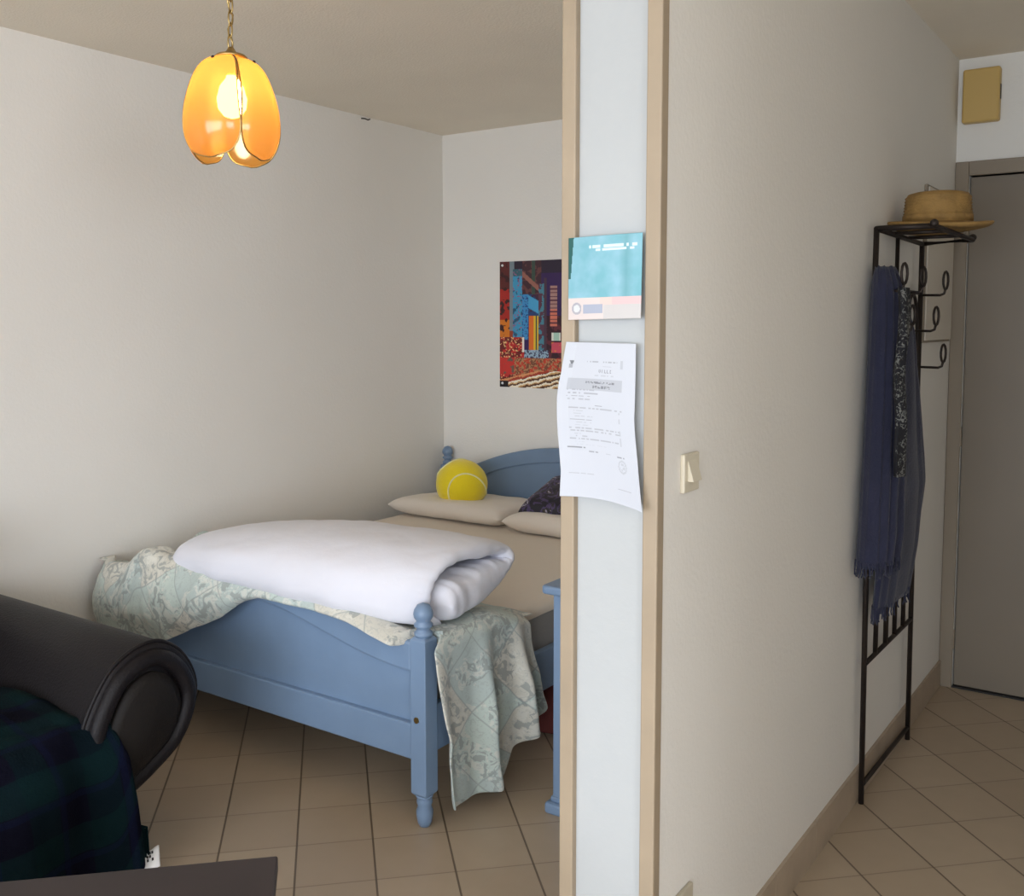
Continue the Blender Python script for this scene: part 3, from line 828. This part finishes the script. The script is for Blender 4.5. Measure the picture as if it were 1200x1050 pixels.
tag(dv, 'thick white duvet folded up across the foot of the bed', 'duvet')

# ------------------------------------------------------------------ bedside cabinet, red bag
ns_ = thing('bedside_cabinet', 'blue painted bedside cabinet half hidden behind the partition end', 'cabinet', (-1.29, 2.62, 0))
boxm('cabinet_body', (-1.543, -1.05, 2.452, 2.80, .045, .672), BLUE, ns_, .003)
boxm('plinth', (-1.562, -1.035, 2.432, 2.81, 0, .035), BLUE, ns_, .008)
bm = bmesh.new(); rbox(bm, -1.572, -1.03, 2.425, 2.81, .672, .698, .008); build('cabinet_top', bm, BLUE, ns_, True)
bm = bmesh.new(); box(bm, -1.549, -1.044, 2.446, 2.806, .033, .052); build('base_moulding', bm, BLUE, ns_, bevel=.006)
o = boxm('cabinet_door', (-1.505, -1.09, 2.440, 2.452, .09, .48), BLUE, ns_, .004)
o2 = boxm('drawer', (-1.505, -1.09, 2.440, 2.452, .50, .645), BLUE, ns_, .004)
for par, z in ((o, .40), (o2, .57)):
    bm = bmesh.new(); lathe(bm, [(.006, 0), (.006, -.012), (.014, -.016), (.013, -.026), (.002, -.030)], (-1.2975, 2.44, z), 14, 'y'); build('knob', bm, BLUE, par, True)
rb = build('bag', pillow_bm(.34, .22, .20, 12), REDB, None, True, subsurf=1)
tag(place(rb, (-1.93, 2.98, .098), (0, 0, .2)), 'dark red bag on the floor under the bed', 'bag')

# ------------------------------------------------------------------ sofa
so = thing('sofa', 'dark brown leather sofa with rolled arms in front of the bed', 'sofa', (-2.85, .75, 0))
OUT = [(1.405, .06), (1.405, .25), (1.408, .40), (1.425, .46), (1.464, .525), (1.50, .566), (1.55, .594), (1.60, .606), (1.65, .600), (1.705, .563), (1.745, .505), (1.761, .44), (1.741, .371), (1.705, .318), (1.665, .286), (1.58, .240), (1.51, .206), (1.475, .16), (1.462, .06)]
def arm(flip):
    f = (lambda y: 1.5 - y) if flip else (lambda y: y)
    out = [(f(q.x), q.y) for q in catmull([(a, c, 0) for a, c in OUT], 4)]
    cyc = sum(a for a, c in out) / len(out); czc = .33
    rings = []
    for x, s in ((-3.40, 1), (-3.0, 1.0), (-2.6, 1.0), (-2.32, 1.0), (-2.305, .985), (-2.30, .955)):
        rings.append([(x, cyc + (y - cyc) * s, czc + (z - czc) * s) for y, z in out])
    bm = bmesh.new(); loft(bm, rings)
    a = build('arm', bm, LEATHER, so, True)
    # piping round the front and a padded roll framing an inset panel
    bm = bmesh.new(); tube(bm, [(-2.312, y, z) for y, z in out], .006, 8); build('piping', bm, LEATHER, a, True)
    top = [(y, z) for y, z in out if z > .12]
    bm = bmesh.new(); cyy = sum(y for y, z in top) / len(top)
    k = .80
    tube(bm, [(-2.300, cyy + (y - cyy) * k, .37 + (z - .37) * .83) for y, z in top], lambda t: .024, 12); build('front_roll', bm, LEATHER, a, True)
    bm = bmesh.new(); inn = [(cyy + (y - cyy) * .62, .37 + (z - .37) * .68) for y, z in top]
    n = len(inn)
    loft(bm, [[(-2.305, y, z) for y, z in inn], [(-2.286, y, z) for y, z in inn], [(-2.276, cyy + (y - cyy) * .8, .37 + (z - .37) * .8) for y, z in inn]])
    build('front_panel', bm, LEATHER2, a, True)
arm(False); arm(True)
bm = bmesh.new(); rbox(bm, -3.40, -2.36, .10, 1.40, .06, .27, .02); build('seat_base', bm, LEATHER, so, True)
for y0 in (.105, .755):
    bm = bmesh.new(); rbox(bm, -3.16, -2.33, y0, y0 + .64, .27, .43, .045); build('seat_cushion', bm, LEATHER, so, True)
bm = bmesh.new(); rbox(bm, -3.42, -3.14, -.05, 1.55, .06, .84, .07); build('backrest', bm, LEATHER, so, True)
for x in (-3.35, -2.42):
    for y in (.16, 1.34):
        bm = bmesh.new(); lathe(bm, [(.018, 0), (.025, .03), (.03, .062)], (x, y, 0), 14); build('foot', bm, TABLE, so, True)

# dark tartan throw over the seat and the front of the sofa
cols = []
for i in range(61):
    s = i / 60; y0 = .55 + .93 * s
    row = []
    for j in range(50):
        t = j / 49
        pth = [(-2.85, .47), (-2.62, .51), (-2.45, .50), (-2.35, .465), (-2.295, .41), (-2.265, .34), (-2.26, .2), (-2.262, .03)]
        q = t * (len(pth) - 1); k = min(len(pth) - 2, int(q)); r = q - k
        x = pth[k][0] + (pth[k + 1][0] - pth[k][0]) * r; z = pth[k][1] + (pth[k + 1][1] - pth[k][1]) * r
        up = max(0, 1 - abs(t - .3) * 1.6)
        z += (.030 * fbm(y0 * 4, t * 4, 2) + .016 * fbm(y0 * 11, t * 9, 6)) * up - .13 * max(0, s - .93) / .07 * (1 if t < .5 else 0) * .5
        if t < .45: z = .444 + max(0, z - .444) * min(1, .25 + s * .9) * (.35 + .65 * t / .45)
        if t > .5: x += (.022 * sin(y0 * 21 + 1.5 * t) + .014 * fbm(y0 * 9, t * 3, 4)) * min(1, (t - .5) * 4) + .01
        yy = y0 + (.05 * (t - .5) * 2 * s if t > .5 else -.05 * s * (1 - t * 2))
        row.append((x, min(yy, 1.60), max(z, .012)))
    cols.append(row)
bm = bmesh.new(); uvl = bm.loops.layers.uv.verify(); add_sheet(bm, cols)
th = build('throw_blanket', bm, TARTAN, None, True, solid=.008, subsurf=1)
tag(th, 'dark green and navy tartan throw hanging over the sofa seat', 'blanket')
bm = bmesh.new()
for k in range(16):
    y = 1.505 + .003 * (k % 4) + .002 * k; x = -2.262 + .006 * sin(k * 2.1)
    tube(bm, [(x, y - .012, .20 - .004 * k), (x + .008, y + .006, .13), (x + .010 * sin(k), y + .010, .06), (x + .014 * sin(k * 1.7), y + .012 + .004 * sin(k * 3), .006)], .0035, 6)
build('fringe', bm, TARTAN, th, True)['kind'] = 'stuff'
bm = bmesh.new()
grid(bm, 6, 8, lambda u, v: (-2.262 + .032 * u + .01 * v, 1.545 + .04 * v - .02 * u, .062 - .040 * u - .004 * sin(v * 5)))
cg = build('care_tag', bm, TAG, th, True, solid=.0015); cg['label'] = 'small white care tag with black print'
bm = bmesh.new()
for k in range(3):
    for q in range(3):
        if (k + q) % 3: 
            u0 = .12 + k * .16; v0 = .15 + q * .16
            grid(bm, 1, 1, lambda u, v: (-2.262 + .032 * (u0 + .13 * u) + .01 * (v0 + .12 * v) + .0012, 1.545 + .04 * (v0 + .12 * v) - .02 * (u0 + .13 * u), .0637 - .040 * (u0 + .13 * u)))
build('tag_print', bm, BLACK, cg)

# ------------------------------------------------------------------ table in the near corner
ct = thing('table', 'dark brown table whose corner shows at the bottom left', 'table', (-1.6, .75, 0))
C0 = Vector((-1.415, 1.258, 0)); e2 = Vector((-.7071, -.7071, 0)); e1 = Vector((.7071, -.7071, 0))
LT, WT = .92, .56
def quad(a, b_, c, d_): return [C0 + e2 * a + e1 * c, C0 + e2 * b_ + e1 * c, C0 + e2 * b_ + e1 * d_, C0 + e2 * a + e1 * d_]
def slab(name, a, b_, c, d_, z0, z1, bev=.004):
    bm = bmesh.new(); q = quad(a, b_, c, d_)
    loft(bm, [[(v_.x, v_.y, z0) for v_ in q], [(v_.x, v_.y, z1) for v_ in q]]); return build(name, bm, TABLE, ct, bevel=bev)
slab('tabletop', 0, LT, 0, WT, .42, .45)
slab('apron', .05, LT - .05, .05, WT - .05, .36, .42)
for a in (.03, LT - .09):
    for c in (.03, WT - .09): slab('leg', a, a + .06, c, c + .06, 0, .42)

# ------------------------------------------------------------------ coat rack
rk = thing('coat_rack', 'dark wrought-iron coat rack standing against the partition by the door', 'coat rack', (-.74, 3.3, 0))
XA = -.790
def rod(name, pts, r=.007, par=rk, n=8):
    bm = bmesh.new(); tube(bm, pts, r, n); return build(name, bm, IRON, par, True)
YN, YM, YF = 3.02, 3.27, 3.60
rod('post', [(XA - .003, 3.035, 0), (XA - .002, 3.015, .9), (XA, YN, 1.748)], .0085)
rod('post', [(XA + .0, YF + .01, 0), (XA, YF, .9), (XA, YF, 1.745)], .0085)
rod('middle_bar', [(XA, YM, .44), (XA, YM, 1.742)], .0065)
rod('cross_rail', [(XA, YN, 1.572), (XA, YF, 1.572)], .006)
rod('cross_rail', [(XA, YN, .442), (XA, YF, .436)], .0075)
rod('cross_rail', [(XA, YN + .02, .062), (XA, YF, .045)], .0075)
rod('cross_rail', [(XA, YN, .80), (XA, YF, .80)], .006)
for y in (3.14, 3.26, 3.375, 3.49): rod('slat', [(XA, y, .44), (XA, y, .80)], .0075)
# top shelf
sh = rod('shelf', [(XA, YN, 1.745), (-.632, YN, 1.745), (-.632, YF, 1.745), (XA, YF, 1.738), (XA, YN, 1.745)], .0085)
for y in (3.21, 3.405): rod('shelf_bar', [(XA, y, 1.745), (-.632, y, 1.745)], .006, sh)
for y in (YN, YF):
    bm = bmesh.new(); bmesh.ops.create_uvsphere(bm, u_segments=14, v_segments=10, radius=.012, matrix=Matrix.Translation((-.632, y, 1.752))); build('ball_tip', bm, IRON, sh, True)
# scroll between the rails
rod('scroll', catmull([(XA, 3.38, 1.30), (XA, 3.40, 1.42), (XA, 3.44, 1.53), (XA, 3.49, 1.565), (XA, 3.54, 1.53), (XA, 3.57, 1.42), (XA, 3.585, 1.30)], 6), .006)
# looped hooks
def hook(y, z, L=.075):
    x1 = XA + L
    lp = [(XA, y, z), (x1 - .012, y, z - .001), (x1, y, z + .004), (x1 + .004, y, z + .02)]
    for k in range(13):
        a = -pi / 2 + 2 * pi * k / 12 * .97
        lp.append((x1 + .004 + .005 * cos(a), y + .014 * cos(a), z + .048 + .030 * sin(a)))
    rod('hook', lp, .0042)
for y, z in ((3.03, 1.565), (YM, 1.565), (YF, 1.565), (3.14, 1.445), (3.47, 1.445), (3.03, 1.322), (YF, 1.320)): hook(y, z)

# navy shawl hung from the rack, two falls and fringe
sw = thing('shawl', 'long navy blue fringed shawl hanging from the coat rack', 'shawl', (-.755, 3.2, .5))
def fall(name, tab, seed, par):
    bm = bmesh.new(); rings = []
    zs = [tab[0][0] + (tab[-1][0] - tab[0][0]) * k / 60 for k in range(61)]
    for z in zs:
        g_ = lambda c: interp(-z, [(-r[0], r[c]) for r in tab])
        ya, yb, xa, xb = g_(1), g_(2), g_(3), g_(4)
        rg = []
        for k in range(96):
            a = 2 * pi * k / 96
            y = (ya + yb) / 2 + (yb - ya) / 2 * (abs(cos(a)) ** .7) * (1 if cos(a) > 0 else -1)
            fr = 1 + .20 * sin(a * 13 + seed + .8 * sin(z * 4)) * (1 if sin(a) > 0 else .5) + .18 * fbm(y * 9, z * 2, seed)
            x = (xa + xb) / 2 + (xb - xa) / 2 * sin(a) * fr
            rg.append((x, y, z + .006 * sin(a * 9 + seed)))
        rings.append(rg)
    loft(bm, rings); o = build(name, bm, SHAWL, par, True)
    bm = bmesh.new(); z0 = zs[-1]
    for k in range(64):
        q = rings[-1][(k * 96) // 64]; d_ = .02 + .015 * random.random()
        tube(bm, [(q[0], q[1], z0 + .015), (q[0] + .003 * random.uniform(-1, 1), q[1] + .003 * random.uniform(-1, 1), z0 - d_ * .5), (q[0] + .005 * random.uniform(-1, 1), q[1] + .006 * random.uniform(-1, 1), z0 - d_)], .0022, 5)
    build('fringe', bm, SHAWL, o, True)['kind'] = 'stuff'
# rows: z, y near, y far, x wall side, x room side
fall('far_fall', [(1.56, 3.10, 3.20, -.780, -.745), (1.45, 3.10, 3.32, -.783, -.735), (1.25, 3.08, 3.42, -.784, -.728), (.95, 3.05, 3.52, -.784, -.722), (.75, 3.03, 3.44, -.784, -.726), (.61, 2.99, 3.38, -.782, -.735)], 1.3, sw)
fall('near_fall', [(1.632, 3.00, 3.13, -.797, -.752), (1.58, 2.98, 3.16, -.800, -.735), (1.35, 2.965, 3.16, -.804, -.722), (1.05, 2.93, 3.16, -.806, -.712), (.85, 2.905, 3.13, -.806, -.708), (.765, 2.90, 3.10, -.806, -.712)], 4.1, sw)

# narrow black scarf with grey sprigs
bm = bmesh.new(); rings = []
for k in range(41):
    t = k / 40; z = 1.57 - .54 * t
    yc = 2.945 + .02 * t + .012 * sin(t * 7); w = .032 + .012 * sin(t * 9) ** 2; xc = -.692 + .004 * sin(t * 11)
    rings.append([(xc + .012 * sin(a) * (1 + .4 * sin(3 * a + 4 * t)), yc + w * cos(a) * (1 + .15 * sin(17 * t + 2 * a)), z) for a in [2 * pi * i / 20 for i in range(20)]])
bm = bmesh.new(); loft(bm, rings)
tag(build('scarf', bm, SPRIG, None, True), 'narrow black scarf with grey sprigs hanging in front of the shawl', 'scarf')

# straw hat on the shelf
ha = thing('straw_hat', 'round straw hat resting on top of the coat rack', 'hat', (-.665, 3.36, 1.757))
hc = (-.690, 3.34, 1.757)
def hatlathe(prof, n=48, wob=0):
    bm = bmesh.new(); rings = []
    for r, h in prof:
        rings.append([(hc[0] + r * cos(a), hc[1] + r * sin(a), hc[2] + h + wob * (r / .16) ** 3 * sin(2 * a + .6)) for a in [2 * pi * k / n for k in range(n)]])
    loft(bm, rings); return bm
build('brim', hatlathe([(.095, .012), (.12, .006), (.145, .004), (.158, .010), (.162, .016), (.158, .020), (.145, .014), (.12, .018), (.098, .026), (.08, .02)], wob=.008), STRAW, ha, True)
cprof = [(.10, .018), (.101, .03)]
for k in range(1, 9): cprof += [(.100 - .0008 * k + .0035, .03 + .0095 * k - .004), (.0985 - .0008 * k, .03 + .0095 * k)]
cprof += [(.088, .113), (.07, .118), (.03, .119), (.002, .119)]
build('crown', hatlathe(cprof), STRAW, ha, True)
bm = hatlathe([(.1005, .028), (.1035, .029), (.1025, .048), (.0995, .049)]); build('hat_band', bm, STRAW, ha, True)

# ------------------------------------------------------------------ pendant lamp
LX, LY, LZ = -2.005, 1.680, 1.995
lp = thing('pendant_lamp', 'lit amber glass tulip pendant lamp hanging on a brass chain', 'pendant lamp', (LX, LY, CEIL))
def petal(a0, rim=False):
    prof = [(.034, .129), (.062, .118), (.082, .100), (.098, .070), (.110, .035), (.118, 0), (.1205, -.035), (.118, -.065), (.110, -.092), (.100, -.112), (.092, -.124)]
    half = [.72, .74, .75, .745, .735, .745, .765, .765, .70, .53, .08]
    P = catmull([(r, z, h) for (r, z), h in zip(prof, half)], 4)
    return P, a0
glass = []
for k in range(4):
    a0 = radians(15 + 90 * k)
    P, _ = petal(a0)
    def pt(q, s):
        a = a0 + q.z * s
        rr = q.x * (1 + .03 * (1 - s * s)) - .006 * s * s + (.004 * (1 if k % 2 else -1))
        return (LX + rr * cos(a), LY + rr * sin(a), LZ + q.y)
    bm = bmesh.new()
    loft(bm, [[pt(q, -1 + 2 * i / 14) for i in range(15)] for q in P], closed=False, cap=False)
    g = build('glass_petal', bm, AMBER, lp, True)
    bm = bmesh.new(); edge = [pt(q, -1) for q in P] + [pt(q, 1) for q in P[::-1]]
    tube(bm, edge, .0020, 6, closed=True); build('petal_rim', bm, BRASS, g, True)
    q = P[5]; c_ = pt(q, 0)
    bm = bmesh.new(); bmesh.ops.create_uvsphere(bm, u_segments=10, v_segments=8, radius=.0045, matrix=Matrix.Translation(c_)); build('clip_screw', bm, IRON, g, True)
bm = bmesh.new(); lathe(bm, [(.036, .128), (.040, .132), (.034, .137), (.024, .140), (.016, .140), (.010, .150), (.006, .156)], (LX, LY, LZ), 28); build('cap', bm, BRASS, lp, True)
bm = bmesh.new(); lathe(bm, [(.017, .126), (.018, .120), (.018, .090), (.012, .086)], (LX, LY, LZ), 20); build('socket', bm, BRASS, lp, True)
bm = bmesh.new(); lathe(bm, [(.012, .088), (.014, .080), (.029, .060), (.037, .030), (.034, .006), (.020, -.012), (.002, -.018)], (LX, LY, LZ), 24); build('bulb', bm, BULB, lp, True)
bm = bmesh.new(); z = LZ + .152; k = 0
while z < CEIL - .03:
    c = Vector((LX + .003 * sin(z * 23), LY, z + .016)); pts = []
    for i in range(16):
        a = 2 * pi * i / 16; off = .0065 * cos(a)
        pts.append(c + Vector((off if k % 2 else 0, 0 if k % 2 else off, .0185 * sin(a))))
    tube(bm, pts, .0021, 6, closed=True); z += .029; k += 1
build('chain', bm, BRASS, lp, True)
bm = bmesh.new(); tube(bm, [(LX + .006 * sin(t * 1.7), LY + .005 * cos(t * 1.3), LZ + .15 + (CEIL - LZ - .16) * t / 20) for t in range(21)], .002, 6); build('cord', bm, BRASS, lp, True)
bm = bmesh.new(); lathe(bm, [(.004, -.035), (.02, -.03), (.045, -.012), (.05, -.0005)], (LX, LY, CEIL), 24); build('ceiling_rose', bm, BRASS, lp, True)

# ------------------------------------------------------------------ light
wl = bpy.data.worlds.new('daylight'); scene.world = wl; wl.use_nodes = True
bg = wl.node_tree.nodes['Background']; bg.inputs[0].default_value = (.62, .78, 1.0, 1); bg.inputs[1].default_value = .6
def area(name, loc, rot, sx, sy, e, c):
    l = bpy.data.lights.new(name, 'AREA'); l.shape = 'RECTANGLE'; l.size = sx; l.size_y = sy; l.energy = e; l.color = c
    o = bpy.data.objects.new(name, l); COL.objects.link(o); o.location = loc; o.rotation_euler = rot; return o
area('window_daylight', ((WX0 + WX1) / 2, YW - .72, 1.45), (radians(66), 0, 0), 4.4, 2.4, 222, (.86, .915, 1.0))
area('side_window_daylight', (XR + .62, (WY0 + WY1) / 2, 1.75), (0, radians(66), 0), 1.7, 2.7, 112, (.88, .925, 1.0))

# ------------------------------------------------------------------ camera
cam = bpy.data.cameras.new('camera'); co = bpy.data.objects.new('camera', cam); COL.objects.link(co)
cam.sensor_fit = 'HORIZONTAL'; cam.sensor_width = 36; cam.lens = 1165.32 / 1200 * 36
cam.shift_y = (468.67 - 525) / 1200
co.location = (0, 0, 1.47); co.rotation_euler = (radians(90 - 4.4163), 0, radians(34.6096))
cam.clip_start = .05
scene.camera = co

scene.view_settings.view_transform = 'Standard'; scene.view_settings.look = 'None'
scene.view_settings.exposure = 0.62; scene.view_settings.gamma = 1.0; scene.view_settings.use_curve_mapping = False
scene.cycles.use_denoising = True
scene.cycles.max_bounces = 10; scene.cycles.diffuse_bounces = 6; scene.cycles.transparent_max_bounces = 12
scene.cycles.sample_clamp_indirect = 4
